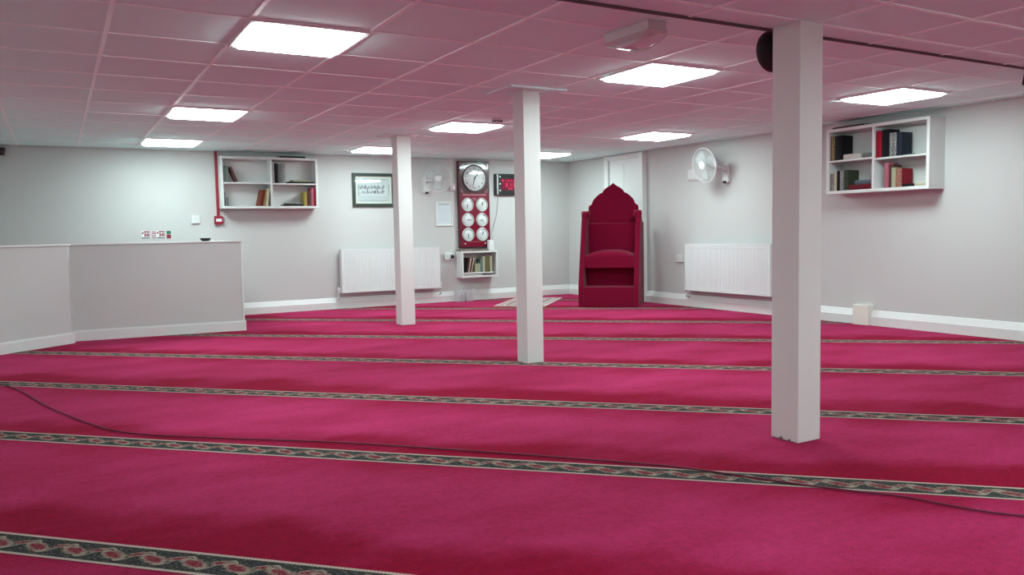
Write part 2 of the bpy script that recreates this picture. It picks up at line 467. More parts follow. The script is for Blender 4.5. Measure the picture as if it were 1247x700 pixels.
# skirting boards: thick boxed skirting with a sloping top
def sk_prof(s): return [(0, 0), (s * .045, 0), (s * .045, .088), (s * .040, .094), (s * .012, .146), (0, .150)]
bm = nb()
prism(bm, [(YB - d, z) for d, z in sk_prof(1)], XL, XR, 'x')
struct('baseboard_back', bm, M_trim)
bm = nb()
for a, b_ in ((YF, 5.18), (5.36, 8.72), (9.63, YB - .045)):
    prism(bm, [(XR - d, z) for d, z in sk_prof(1)], a, b_, 'y')
box(bm, XR - .085, XR, 5.18, 5.36, 0, .20, .004, mi=1)
struct('baseboard_right', bm, [M_trim, M_greenpaint])
bm = nb(); prism(bm, [(XL + d, z) for d, z in sk_prof(1)], YF, YB - .045, 'y'); struct('baseboard_left', bm, M_trim)
bm = nb(); prism(bm, [(YF + d, z) for d, z in sk_prof(1)], XL + .045, XR - .045, 'x'); struct('baseboard_front', bm, M_trim)

# panelled white door behind the pulpit
def door():
    r = bpy.data.objects.new('door_1', None); COL.objects.link(r); r['kind'] = 'structure'; r.location = (XR, 9.175, 0)
    bm = nb()
    box(bm, -.055, 0, .36, .455, 0, 2.06, .004); box(bm, -.075, 0, -.455, -.36, 0, 2.06, .004); box(bm, -.05, 0, -.36, .36, 2.0, 2.06, .004)
    obj('door_frame', bm, M_trim, r)
    bm = nb(); box(bm, -.02, 0, -.36, .36, 0, 2.0)
    for y0, y1 in ((-.34, -.02), (.02, .34)):
        for z0, z1 in ((.12, .95), (1.05, 1.93)):
            box(bm, -.028, -.019, y0, y1, z0, z1, .004)
    obj('door_leaf', bm, M_trim, r)
door()

# low partition wall around the stair head on the left
def partition():
    r = bpy.data.objects.new('wall_partition', None); COL.objects.link(r); r['kind'] = 'structure'
    A, B, C, D, E_ = (-1.0, 7.928), (.085, 8.848), (.109, 9.012), (1.711, 8.877), (1.711, YB)
    hz = .945
    T = .10
    bm = nb()
    d = Vector((B[0] - A[0], B[1] - A[1])).normalized(); n = Vector((-d.y, d.x)) * T
    outl = [A, B, C, D, E_, (E_[0] - T, E_[1]), (D[0] - T, D[1] + T + .01), (C[0] - .05, C[1] + T), (B[0] + n.x - .02, B[1] + n.y + .06), (A[0], A[1] + T * 1.4)]
    prism(bm, outl, 0, hz, 'z'); obj('wall_body', bm, M_wall, r)
    def off(p, v): return (p[0] + v[0], p[1] + v[1])
    nf = Vector((d.y, -d.x))           # outward of first run
    d2 = Vector((D[0] - C[0], D[1] - C[1])).normalized(); n2 = Vector((d2.y, -d2.x))
    bm = nb()
    k = .012
    capo = [off(A, nf * k), off(B, nf * k + d * k), off(C, n2 * k + Vector((.01, 0))), off(D, n2 * k + d2 * k), (E_[0] + k, E_[1]), (E_[0] - T - k, E_[1]),
            (D[0] - T - k, D[1] + T + k), (C[0] - .06, C[1] + T + k), (B[0] + n.x - .03, B[1] + n.y + .07), (A[0], A[1] + T * 1.4 + k)]
    prism(bm, capo, hz, hz + .018, 'z', bev=.003); obj('top_cap', bm, M_trim, r)
    bm = nb(); s = .016
    def run(p, q, nn):
        p2, q2 = off(p, nn * s), off(q, nn * s)
        prism(bm, [p, q, q2, p2], 0, .095, 'z')
        p3, q3 = off(p, nn * s * .5), off(q, nn * s * .5)
        prism(bm, [p, q, q3, p3], .095, .105, 'z')
    run(A, off(B, d * .016), nf); run(off(B, d * .001), off(C, (0, 0)), Vector((.99, -.145))); run(C, off(D, d2 * .016), n2)
    obj('skirting', bm, M_trim, r)
    bm = nb(); box(bm, D[0] - .012, D[0] + .006, D[1] - .006, D[1] + .03, 0, hz, .002); obj('corner_bead', bm, M_trim, r)
partition()

# ------------------------------------------------------------------ square columns
def column(x0, x1, y0, y1, top, label, chip=False, plate=None):
    t = thing('support_column', label, 'column', ((x0 + x1) / 2, (y0 + y1) / 2, 0), group='white square columns'); t['kind'] = 'thing'
    hx, hy = (x1 - x0) / 2, (y1 - y0) / 2
    bm = nb(); box(bm, -hx, hx, -hy, hy, 0, top, .004)
    if chip:
        # small broken bites along the foot of the left face
        for cy_, s in ((.018, .012), (-.03, .008)):
            r_ = bmesh.ops.create_icosphere(bm, subdivisions=1, radius=s, matrix=Matrix.Translation((-hx, cy_, .004)))
            for v in r_['verts']:
                for f in v.link_faces: f.material_index = 1
    z_sh = top
    obj('shaft', bm, [M_col, mat('chipped_plaster', (.20, .15, .14), .9, noise=.3)], t)
    if plate:
        px, py, pt, pm = plate
        bm = nb(); inner = 1. if pt < .014 else .62
        if inner == 1.: box(bm, -px, px, -py, py, top, top + pt, .003)
        else:
            for s in (-1, 1):
                box(bm, min(s * px, s * px * inner), max(s * px, s * px * inner), -py, py, top - pt, top)
                box(bm, -px * inner, px * inner, min(s * py, s * py * inner), max(s * py, s * py * inner), top - pt, top)
        obj('ceiling_collar', bm, pm, t)
    return t
column(2.93, 3.08, 2.53, 2.69, LOWZ, 'white square column nearest the camera, black speaker behind its top', chip=True)
column(3.06, 3.205, 5.195, 5.35, cz(5.27), 'white square column in the middle, standing left of the red pulpit', plate=(.24, .20, .0141, M_tile))
column(3.245, 3.405, 8.205, 8.37, cz(8.3) - .012, 'white square column farthest away, in front of the radiator', plate=(.22, .16, .012, M_board))

# ------------------------------------------------------------------ ceiling lights (60 cm square panels)
def ceiling_light():
    t = thing('ceiling_light', '', 'ceiling light', group='square ceiling light panels')
    bm = nb()
    for a in range(4):
        r_ = bmesh.ops.create_cube(bm, size=1.)
        for v in r_['verts']:
            v.co = Vector((v.co.x * .6, .29 + v.co.y * .02, -.006 + v.co.z * .014))
        bmesh.ops.rotate(bm, verts=r_['verts'], cent=(0, 0, 0), matrix=Matrix.Rotation(a * PI / 2, 3, 'Z'))
    obj('frame', bm, M_lframe, t)
    bm = nb(); a, b_ = .281, .262
    lo = [bm.verts.new((x * b_, y * b_, -.030)) for x, y in ((-1, -1), (1, -1), (1, 1), (-1, 1))]
    hi = [bm.verts.new((x * a, y * a, 0)) for x, y in ((-1, -1), (1, -1), (1, 1), (-1, 1))]
    bm.faces.new(lo[::-1]); bm.faces.new(hi)
    for i in range(4): bm.faces.new((lo[i], lo[(i + 1) % 4], hi[(i + 1) % 4], hi[i]))
    bmesh.ops.recalc_face_normals(bm, faces=bm.faces[:])
    bmesh.ops.bevel(bm, geom=[e for e in bm.edges if min(v.co.z for v in e.verts) < -.01], offset=.012, segments=3, profile=.5, affect='EDGES')
    obj('diffuser', bm, M_light, t)
    return t
L0 = None
cells = [(1.17, 4.335, 'square ceiling light panel, biggest, at the upper left'), (3.60, 4.30, 'square ceiling light panel beyond the white emergency light'),
         (5.97, 4.22, 'square ceiling light panel above the book shelf on the right wall'),
         (1.17, 7.315, 'second of the three ceiling light panels in the left row'), (3.62, 7.28, 'square ceiling light panel between the two farther columns'),
         (5.98, 7.19, 'square ceiling light panel to the right of the red pulpit'),
         (1.17, 9.72, 'farthest of the three ceiling light panels in the left row'), (3.60, 9.72, 'square ceiling light panel partly behind the farthest column'),
         (5.98, 9.62, 'square ceiling light panel partly behind the middle column')]
for x, y, lb in cells:
    if L0 is None: L0 = ceiling_light(); L0.location = (x, y, cz(y) - .002); L0['label'] = lb
    else: dup(L0, (x, y, cz(y) - .002), label=lb)
for x, y in ((.94, .685), (3.34, .685), (5.74, .685)):
    dup(L0, (x, y, LOWZ - .002), label='square ceiling light panel in the lowered ceiling behind the camera')

# emergency light
t = thing('emergency_light', 'white bulkhead emergency light with clear curved lens on the ceiling', 'emergency light', (2.675, 3.385, cz(3.4)))
bm = nb(); box(bm, -.06, .06, -.185, .185, -.052, 0, .006); obj('housing', bm, M_white, t)
bm = nb()
n = 14; prof = []
for i in range(n + 1):
    y = -.19 + .38 * i / n
    prof.append((y, -.052 - .052 * (1 - (y / .205) ** 2)))
prism(bm, [(-.19, -.046)] + prof + [(.19, -.046)], -.064, .064, 'x', bev=.008); obj('lens', bm, M_lens, t)
bm = nb(); tube(bm, [(.064, p[0], p[1] - .003) for p in prof], .0055); obj('lens_edge_glint', bm, M_white, t)  # white bead standing in for the reflection along the lens edge
bm = nb(); tube(bm, [(0, -.15, -.066), (0, .15, -.066)], .008); obj('lamp_tube', bm, M_white, t)

# smoke detector
t = thing('smoke_detector', 'small white smoke detector on the ceiling beside a light panel', 'smoke detector', (3.66, 6.70, cz(6.7)))
lathe_bm = lathe(nb(), [(0, 0), (.055, 0), (.055, -.012), (.05, -.018), (0, -.018)]); obj('base', lathe_bm, M_white, t)
obj('sensor_head', lathe(nb(), [(.040, -.018), (.040, -.022), (.038, -.03), (.030, -.042), (0, -.046)]), M_white, t)
bm = nb()
for k in range(10):
    a = 2 * PI * k / 10
    box(bm, .041 * math.cos(a) - .007, .041 * math.cos(a) + .007, .041 * math.sin(a) - .007, .041 * math.sin(a) + .007, -.030, -.019)
obj('vent_slots', bm, M_black, t)

# black round speaker behind the nearest column
t = thing('loudspeaker', 'round black loudspeaker fixed behind the top of the nearest column', 'speaker', (3.055, 2.69, 1.845))
bm = nb(); box(bm, -.09, -.02, 0.001, .02, -.04, .04, .003); tube(bm, [(-.05, .01, 0), (-.02, .05, 0), (0, .07, 0)], .012); obj('mounting_bracket', bm, M_black, t)
obj('cabinet', lathe(nb(), [(0, .05), (.05, .05), (.088, .07), (.098, .1), (.098, .125), (.092, .132), (.0, .132)], axis='y', seg=40), M_grille, t)
obj('grille', lathe(nb(), [(.088, .132), (.07, .142), (.03, .150), (0, .152)], axis='y', seg=40), M_black, t)

# camera high on the back wall at the left edge
t = thing('dome_camera', 'black dome camera under the ceiling at the far left', 'camera', (-.485, YB, 1.99))
bm = nb(); box(bm, -.03, .03, -.03, 0, -.035, .045, .004); tube(bm, [(0, -.02, .03), (0, -.07, .035)], .015); obj('bracket', bm, M_black, t)
obj('housing', lathe(nb(), [(0, .045), (.04, .045), (.045, .035), (.045, .015), (.0, .015)], (0, -.08, 0)), M_black, t)
obj('dome', lathe(nb(), [(.042, .015), (.04, -.005), (.03, -.025), (.015, -.036), (0, -.038)], (0, -.08, 0)), mat('dark_dome', (.02, .012, .012), .12, noise=.1, coat=.6), t)

# dark bracketed speaker just inside the right frame edge
t = thing('ceiling_speaker', 'dark wedge speaker hanging from the ceiling at the right edge', 'speaker', (6.02, 3.12, cz(3.12)))
bm = nb(); prism(bm, [(-.075, -.085), (.1, -.085), (.1, -.012), (-.055, -.012)], -.08, .08, 'y', bev=.004); obj('cabinet', bm, mat('dark_grey_plastic', (.05, .045, .045), .5, noise=.05), t)
bm = nb(); box(bm, -.02, .05, -.03, .03, -.012, 0, .002); obj('mounting_plate', bm, M_black, t)
bm = nb(); prism(bm, [(-.07, -.091), (.09, -.091), (.09, -.085), (-.07, -.085)], -.07, .07, 'y'); obj('grille', bm, M_grille, t)

# ------------------------------------------------------------------ minbar (pulpit)
def minbar():
    O = Vector((5.889, 8.674, 0)); U = Vector((.756, -.654, 0)); c = O + U * .3925
    t = thing('minbar', 'red carpet-covered pulpit with scalloped back standing in the corner', 'pulpit', c, math.atan2(U.y, U.x) - R(3.5))
    hw = .393
    prof = [(0, 0), (.015, .27), (.15, .66), (.345, 1.19), (.36, 1.225), (.39, 1.252), (.425, 1.255), (.46, 1.235), (.50, 1.18), (.54, 1.13), (.60, 1.105), (.74, 1.10), (.74, 0)]
    for s in (-1, 1):
        bm = nb(); prism(bm, prof, s * hw, s * (hw - .065), 'x', bev=.010); obj('side_panel', bm, M_redcarpet, t)
        # rounded arm knob at the head of each side
        bm = nb(); tube(bm, [(s * (hw + .004), .405, 1.205), (s * (hw - .098), .405, 1.205)], .052, 20); k = obj('arm_roll', bm, M_redcarpet, t)
    w = hw - .065
    bm = nb(); box(bm, -w, w, .004, .32, 0, .262, .012); obj('bottom_step', bm, M_redcarpet, t)
    bm = nb(); box(bm, -w, w, .30, .345, .25, .52, .004); obj('riser', bm, M_redcarpet, t)
    # seat cushion: domed top, rounded front
    bm = nb(); nx, ny = 24, 12
    x0, x1, y0, y1 = -w + .002, w - .002, .13, .56
    def top(u, v):
        e = (1 - (2 * u - 1) ** 4) * .5 + (1 - abs(2 * u - 1) ** 2.2) * .5
        fr = min(1., (v / .22)) if v < .22 else 1.
        return .655 + .085 * e * math.sqrt(max(0, 1 - (1 - fr) ** 2)) * .95
    g = [[bm.verts.new((x0 + (x1 - x0) * i / nx, y0 + (y1 - y0) * j / ny, top(i / nx, j / ny))) for j in range(ny + 1)] for i in range(nx + 1)]
    lo = [[bm.verts.new((x0 + (x1 - x0) * i / nx, y0 + (y1 - y0) * j / ny, .505)) for j in range(ny + 1)] for i in range(nx + 1)]
    for i in range(nx):
        for j in range(ny):
            bm.faces.new((g[i][j], g[i + 1][j], g[i + 1][j + 1], g[i][j + 1])).smooth = True
            bm.faces.new((lo[i][j], lo[i][j + 1], lo[i + 1][j + 1], lo[i + 1][j]))
    for i in range(nx):
        bm.faces.new((g[i][0], lo[i][0], lo[i + 1][0], g[i + 1][0])); bm.faces.new((g[i][ny], g[i + 1][ny], lo[i + 1][ny], lo[i][ny]))
    for j in range(ny):
        bm.faces.new((g[0][j], g[0][j + 1], lo[0][j + 1], lo[0][j])); bm.faces.new((g[nx][j], lo[nx][j], lo[nx][j + 1], g[nx][j + 1]))
    bmesh.ops.recalc_face_normals(bm, faces=bm.faces[:])
    obj('seat', bm, M_redcarpet, t)
    bm = nb(); box(bm, -w, w, .50, .56, .50, 1.09, .010); obj('seat_back', bm, M_redcarpet, t)
    half = [(.338, 1.06), (.338, 1.31), (.328, 1.334), (.304, 1.345), (.292, 1.358), (.285, 1.385), (.262, 1.422), (.225, 1.46), (.178, 1.497), (.152, 1.503), (.142, 1.512),
            (.135, 1.53), (.115, 1.553), (.085, 1.575), (.055, 1.592), (.03, 1.608), (.012, 1.622), (0, 1.636)]
    pts = half + [(-x, z) for x, z in half[-2::-1]]
    bm = nb(); prism(bm, pts, .575, .63, 'y', bev=.008)
    obj('back_board', bm, M_redcarpet, t)
    bm = nb(); box(bm, -w, w, .66, .74, 0, 1.09); obj('rear_panel', bm, M_redcarpet, t)
    bm = nb(); box(bm, -w, w, .55, .70, 1.05, 1.098, .01); obj('ledge', bm, M_redcarpet, t)
minbar()

# prayer mat lying by the wall
bm = nb(); box(bm, -.35, .35, -.67, .67, 0, .012, .003)
t = obj('prayer_mat', bm, rug_mat(), None, (5.78, 9.72, .002), (0, 0, math.atan2(.979, .908) - PI / 2))
tag(t, 'brown-grey prayer mat with pale border lying behind the middle column', 'prayer mat')

# ------------------------------------------------------------------ radiators
def radiator(label, W, loc, rotz):
    """local: x along the wall (image right), y into the wall (wall face at y=0), z up"""
    t = thing('radiator', label, 'radiator', loc, rotz, 'white panel radiators')
    z0, z1 = .0, .60
    def panel(name, yf):
        n = int(W / .0333) * 6; bm = nb(); top = []; 
        zs = [z0 + .012, z0 + .045, z0 + .06, z1 - .06, z1 - .045, z1 - .012]
        amp = [0, 0, 1, 1, 0, 0]
        rows = []
        for z, a in zip(zs, amp):
            row = []
            for i in range(n + 1):
                x = W * i / n
                ph = (x / .0333) % 1
                dd = .32 * max(0., min(1., (abs(ph - .5) * 2 - .35) / .4))
                if x < .03 or x > W - .03: dd = 0
                row.append(bm.verts.new((x, yf + a * .010 * dd, z)))
            rows.append(row)
        back = [[bm.verts.new((x, yf + .018, z)) for x in (0, W)] for z in (zs[0], zs[-1])]
        for r1, r2 in zip(rows, rows[1:]):
            for i in range(n): bm.faces.new((r1[i], r1[i + 1], r2[i + 1], r2[i]))
        bm.faces.new((back[0][0], back[1][0], back[1][1], back[0][1]))
        bm.faces.new(rows[-1] + [back[1][1], back[1][0]]); bm.faces.new([back[0][0], back[0][1]] + rows[0][::-1])
        bm.faces.new([r[0] for r in rows] + [back[1][0], back[0][0]]); bm.faces.new([back[0][1], back[1][1]] + [r[-1] for r in rows[::-1]])
        bmesh.ops.recalc_face_normals(bm, faces=bm.faces[:])
        return obj(name, bm, M_rad, t)
    panel('front_panel', -.135); panel('rear_panel', -.060)
    bm = nb()
    box(bm, 0, W, -.137, -.133, z1 - .012, z1, .001); box(bm, 0, W, -.046, -.042, z1 - .012, z1, .001)
    for i in range(int(W / .02)):
        box(bm, .008 + i * .02, .016 + i * .02, -.134, -.045, z1 - .008, z1 - .003)
    obj('top_grille', bm, M_rad, t)
    for s in (0, 1):
        x = 0 if s == 0 else W
        bm = nb(); box(bm, x - .004, x + .004, -.138, -.042, z0 + .012, z1, .001); obj('side_cover', bm, M_rad, t)
        xe = x - .035 if s == 0 else x + .035
        bm = nb(); tube(bm, [(x, -.085, z0 + .03), (xe, -.085, z0 + .03)], .011); tube(bm, [(xe, -.085, z0 + .03), (xe, -.085, z0 - .075), (xe, -.03, z0 - .085)], .008)
        v = obj('pipe', bm, M_trim if s else M_trim, t)
        bm = nb(); lathe(bm, [(0, .0), (.013, 0), (.016, .01), (.016, .045), (.011, .055), (0, .055)], (xe, -.085, z0 + .03), seg=14); obj('valve_cap', bm, M_white, v)
        bm = nb(); lathe(bm, [(0, -.012), (.014, -.012), (.014, .006), (0, .006)], (xe, -.085, z0 - .002), seg=6); obj('valve_nut', bm, M_chrome, v)
    for x in (.2, W - .2):
        bm = nb(); box(bm, x - .02, x + .02, -.045, -.0015, z0 + .05, z1 - .06); obj('bracket', bm, M_rad, t)
radiator('white panel radiator on the back wall behind the farthest column', 1.44, (3.325, YB, .205), 0)
radiator('white panel radiator on the right wall beneath the fan', 1.40, (XR, 7.80, .205), -PI / 2)

# ------------------------------------------------------------------ open wall shelves
def wall_shelf(name, label, W, Ht, D, boards, loc, rotz, th=.03, divider=None):
    t = thing(name, label, 'shelf', loc, rotz)
    bm = nb(); box(bm, 0, W, -D, 0, 0, th, .0015); obj('bottom_board', bm, M_board, t)
    bm = nb(); box(bm, 0, W, -D, 0, Ht - th, Ht, .0015); obj('top_board', bm, M_board, t)
    for x in (0, W - th):
        bm = nb(); box(bm, x, x + th, -D, 0, th, Ht - th, .0015); obj('side_board', bm, M_board, t)
    bm = nb(); box(bm, th, W - th, -.006, 0, th, Ht - th); obj('back_board', bm, M_board, t)
    if divider:
        bm = nb(); box(bm, divider - .013, divider + .013, -D, -.006, th, Ht - th, .0015); obj('divider', bm, M_board, t)
    for x0, x1, z in boards:
        bm = nb(); box(bm, x0, x1, -D + .004, -.006, z - .018, z, .0015); obj('shelf_board', bm, M_board, t)
    return t
SLX, SLZ, SLW, SLH, SD = 1.805, 1.355, 1.215, .648, .205
wall_shelf('wall_shelf', 'white open box shelf with books on the back wall beside the red conduit', SLW, SLH, SD, [(.03, .602, .327), (.628, SLW - .03, .322)], (SLX, YB, SLZ), 0, divider=.615)
SRY, SRZ, SRW, SRH = 5.575, 1.318, 1.108, .648
wall_shelf('wall_shelf', 'white open box shelf with books on the right wall beside the nearest column', SRW, SRH, .23, [(.03, .523, .335), (.549, SRW - .03, .320)], (XR, SRY, SRZ), -PI / 2, divider=.536)
SSX, SSZ, SSW, SSH = 5.085, .345, .59, .385
wall_shelf('wall_shelf', 'small white box shelf with books beneath the red clock board', SSW, SSH, .21, [(.025, SSW - .07, .075)], (SSX, YB, SSZ), 0, th=.025)

# ------------------------------------------------------------------ books
BK = {}
def bmat(name, c, c2=None, sc_=60, lo=.45, hi=.6):
    if c2: return wear_mat('cover_' + name, c, c2, sc_, lo, hi, .5)
    return mat('cover_' + name, c, .6, spec=.15, noise=.08, nscale=80)
C_ = {
 'black': bmat('black', (.007, .007, .009)), 'navy': bmat('navy', (.016, .022, .036)), 'red': bmat('red', (.27, .008, .022)), 'darkred': bmat('darkred', (.12, .008, .016)),
 'pink': bmat('pink', (.36, .11, .15)), 'grey': bmat('grey', (.14, .145, .14)), 'green': bmat('green', (.038, .048, .028)), 'greygreen': bmat('greygreen', (.10, .125, .105)),
 'gold': (bmat('goldcover', (.012, .010, .008)), bmat('gold', (.08, .05, .015), (.30, .23, .09), 70, .4, .65)), 'silver': (bmat('silvercover', (.03, .03, .034)), bmat('silver', (.06, .06, .065), (.42, .42, .41), 80, .38, .68)),
 'yellow': bmat('yellow', (.30, .225, .06)), 'cream': bmat('cream', (.43, .40, .29)), 'brown': bmat('brown', (.085, .034, .028)), 'orange': bmat('orange', (.19, .045, .028)), 'white': bmat('white', (.50, .49, .46)),
 'lace': (bmat('lacecover', (.10, .09, .09)), bmat('lace', (.12, .11, .11), (.52, .51, .48), 90, .36, .62)), 'olive': bmat('olive', (.115, .115, .055)), 'teal': bmat('teal', (.10, .18, .165)), 'slate': bmat('slate', (.085, .11, .135)),
 'ivorygreen': bmat('ivorygreen', (.31, .32, .22)), 'redgold': (bmat('redgoldcover', (.24, .010, .024)), bmat('redgold', (.20, .03, .03), (.30, .22, .12), 70, .4, .65)), 'greycream': bmat('greycream', (.10, .10, .095), (.30, .29, .25), 60, .4, .65),
}
def book(label, color, t_, h, d, shelf, u, z, lean=0., flat=False, cover=None, back=0., twist=0.):
    """shelf = (origin at left end on the wall, rotz, depth); u = centre along shelf; the spine faces out"""
    (ox, oy), rz, D = shelf
    bm = nb(); k = min(.003, t_ * .16)
    # case: two boards and a rounded spine
    box(bm, -t_ / 2, -t_ / 2 + k, 0.006, d, 0, h); box(bm, t_ / 2 - k, t_ / 2, .006, d, 0, h)
    n = 6; arc = [(-t_ / 2 + t_ * i / n, .006 - .006 * math.sin(PI * i / n)) for i in range(n + 1)]
    inn = [(t_ / 2 - k, .008), (-t_ / 2 + k, .008)]
    prism(bm, arc + inn, 0, h, 'z', mi=1)
    pg = nb(); box(pg, -t_ / 2 + k, t_ / 2 - k, .009, d - .004, .004, h - .004)
    if flat:
        rot = Matrix.Rotation(PI / 2, 4, 'Y')
        for b_ in (bm, pg):
            bmesh.ops.transform(b_, matrix=Matrix.Translation((-h / 2, 0, t_ / 2)) @ rot, verts=b_.verts)
    cm = C_[color]
    o = obj('book', bm, list(cm) if isinstance(cm, tuple) else [cm, cm])
    obj('pages', pg, M_page, o)
    dz = abs(t_ / 2 * math.sin(lean))
    front = D - .012 - back
    lx, ly = u, -front
    c, s = math.cos(rz), math.sin(rz)
    o.location = (ox + c * lx - s * ly, oy + s * lx + c * ly, z + dz + .0004)
    o.rotation_euler = (0, lean, rz + twist)
    o.rotation_mode = 'XYZ'
    if lean:   # lean about the outward axis, then turn to the wall
        m = Matrix.Translation(o.location) @ Matrix.Rotation(rz, 4, 'Z') @ Matrix.Rotation(lean, 4, 'Y')
        o.matrix_world = m
    return tag(o, label, 'book', BK['g'])
SL = ((SLX, YB), 0, SD); SR = ((XR, SRY), -PI / 2, .23); SS = ((SSX, YB), 0, .21)
# left shelf, upper left
BK['g'] = 'books on the shelf on the back wall'
z = SLZ + .327
book('thin grey-green book at the left end of the top left compartment, back wall shelf', 'greygreen', .030, .205, .15, SL, .050, z)
book('grey book beside the leaning black one, top left compartment, back wall shelf', 'grey', .030, .20, .15, SL, .083, z)
book('dark red book leaning left at the top left of the back wall shelf', 'brown', .030, .20, .14, SL, .192, z, lean=-.37)
z = SLZ + .03
book('thin dark slate book at the left end of the bottom left compartment, back wall shelf', 'slate', .014, .17, .14, SL, .040, z)
book('short grey book in the bottom left compartment of the back wall shelf', 'grey', .03, .11, .14, SL, .066, z)
book('dark orange book leaning right, leftmost of the leaning four, back wall shelf', 'orange', .028, .205, .15, SL, .4545, z, lean=.22)
book('dark red book leaning right between orange and yellow books, back wall shelf', 'darkred', .026, .205, .15, SL, .4895, z, lean=.19)
book('thin yellow book leaning right beside the cream one, back wall shelf', 'yellow', .016, .21, .15, SL, .5125, z, lean=.19)
book('cream book leaning on the divider in the back wall shelf', 'cream', .036, .225, .15, SL, .549, z, lean=.15)
z = SLZ + .322
book('lace-patterned pale spine at the left end of the top right compartment, back wall shelf', 'lace', .026, .25, .16, SL, .645, z)
book('thick black book in the top right compartment of the back wall shelf', 'black', .046, .25, .16, SL, .682, z)
book('grey book between the black and silver-patterned ones, back wall shelf', 'grey', .034, .245, .16, SL, .724, z)
book('silver-patterned thick book in the top right compartment, back wall shelf', 'silver', .054, .245, .16, SL, .770, z)
book('black book lying flat under the cream one, top right of back wall shelf', 'black', .020, .34, .15, SL, .99, z, flat=True)
book('cream book lying flat on a black one, top right of back wall shelf', 'ivorygreen', .022, .23, .14, SL, 1.0, z + .0208, flat=True)
z = SLZ + .03
book('dark grey book lying flat in the bottom right compartment, back wall shelf', 'black', .024, .26, .15, SL, .885, z, flat=True)
book('silver-edged book lying flat on top in the bottom right compartment, back wall shelf', 'greycream', .020, .22, .14, SL, .905, z + .0248, flat=True)
book('yellow upright book in the bottom right compartment, back wall shelf', 'yellow', .042, .185, .15, SL, 1.045, z)
book('brown upright book right of the yellow one, back wall shelf', 'brown', .050, .185, .15, SL, 1.093, z)
book('pink upright book near the right end of the back wall shelf', 'pink', .034, .235, .15, SL, 1.137, z)
book('red upright book at the right end of the back wall shelf', 'red', .028, .235, .15, SL, 1.169, z)
book('dark flat slab lying on top of the back wall shelf', 'black', .020, .33, .15, SL, .90, SLZ + SLH, flat=True)  # dark slab in the narrow gap above the shelf
# right shelf
BK['g'] = 'books on the shelf on the right wall'
z = SRZ + .335
book('gold-spined book at the top left of the right wall shelf', 'gold', .050, .245, .17, SR, .062, z)
book('thick black book beside the gold-spined one, right wall shelf', 'black', .080, .245, .17, SR, .130, z)
book('white book lying flat in the top left compartment, right wall shelf', 'white', .05, .20, .14, SR, .292, z, flat=True)
book('grey book lying flat behind the white one, right wall shelf', 'grey', .045, .10, .13, SR, .448, z, flat=True, back=.02)
book('thin pink book standing against the divider, top left of right wall shelf', 'pink', .012, .25, .13, SR, .513, z, back=.05)
z = SRZ + .03
book('black-and-grey book at the bottom left end of the right wall shelf', 'greycream', .040, .175, .16, SR, .056, z)
book('cream-edged book second from left, bottom of right wall shelf', 'cream', .034, .19, .16, SR, .095, z)
book('black upright book in the bottom left compartment, right wall shelf', 'black', .034, .20, .16, SR, .131, z)
book('grey patterned upright book left of the green one, right wall shelf', 'silver', .044, .195, .16, SR, .172, z)
book('dark green upright book in the bottom left compartment, right wall shelf', 'green', .048, .20, .17, SR, .220, z)
book('dark red book lying flat in the bottom left compartment, right wall shelf', 'darkred', .050, .25, .16, SR, .382, z, flat=True)
book('slate grey book lying flat on the dark red one, right wall shelf', 'slate', .040, .18, .15, SR, .415, z + .0508, flat=True)
z = SRZ + .320
book('bright red book at the left of the top right compartment, right wall shelf', 'red', .062, .255, .16, SR, .584, z)
book('thick black book right of the bright red one, right wall shelf', 'black', .078, .258, .16, SR, .656, z)
book('silver-patterned book next to the thick black one, right wall shelf', 'silver', .036, .22, .16, SR, .715, z)
book('second silver-patterned book, left of the navy one, right wall shelf', 'silver', .034, .22, .16, SR, .753, z)
book('navy book at the right end of the top right row, right wall shelf', 'navy', .050, .22, .16, SR, .798, z)
book('thin dark booklet lying flat at the right of the top right compartment', 'slate', .008, .12, .13, SR, .90, z, flat=True)
book('thin white booklet lying flat at the right end, top of right wall shelf', 'white', .008, .095, .14, SR, 1.015, z, flat=True)
z = SRZ + .03
book('pink upright book at the left of the bottom right compartment, right wall shelf', 'pink', .040, .235, .16, SR, .665, z)
book('tall brown book behind the pale green one, right wall shelf', 'brown', .03, .215, .14, SR, .703, z, back=.02)
book('pale green upright book between brown and red-gold books, right wall shelf', 'ivorygreen', .040, .185, .16, SR, .742, z)
book('red book with gold-flecked spine in the bottom right compartment, right wall shelf', 'redgold', .062, .175, .17, SR, .797, z)
book('black book lying flat beside the red-gold one, right wall shelf', 'black', .026, .12, .15, SR, .895, z, flat=True)
book('cream book lying flat at the bottom right end of the right wall shelf', 'cream', .034, .11, .15, SR, 1.016, z, flat=True)
book('dark flat slab lying on top of the right wall shelf', 'brown', .018, .36, .16, SR, .24, SRZ + SRH, flat=True)  # dark brown slab along the top of the shelf
# small shelf
BK['g'] = 'books in the small shelf under the clock board'
z = SSZ + .075
book('black book at the left end of the small shelf under the clock', 'black', .036, .22, .15, SS, .050, z)
book('brown book leaning right, first of the leaning ones in the small shelf', 'brown', .024, .215, .15, SS, .0905, z, lean=.20)
book('white book leaning right in the small shelf under the clock', 'white', .016, .215, .15, SS, .1155, z, lean=.20)
book('dark thin book leaning right between two pale ones, small shelf', 'darkred', .018, .21, .15, SS, .137, z, lean=.20)
book('pale book leaning right, last of the leaning ones in the small shelf', 'cream', .016, .215, .15, SS, .158, z, lean=.22)
book('short cream book lower than the rest in the small shelf', 'ivorygreen', .085, .125, .15, SS, .262, z)
book('teal upright book in the small shelf under the clock', 'teal', .034, .19, .15, SS, .326, z)
book('cream upright book left of the olive one in the small shelf', 'cream', .034, .225, .15, SS, .364, z)
book('thick olive upright book in the small shelf under the clock', 'olive', .075, .22, .15, SS, .424, z)
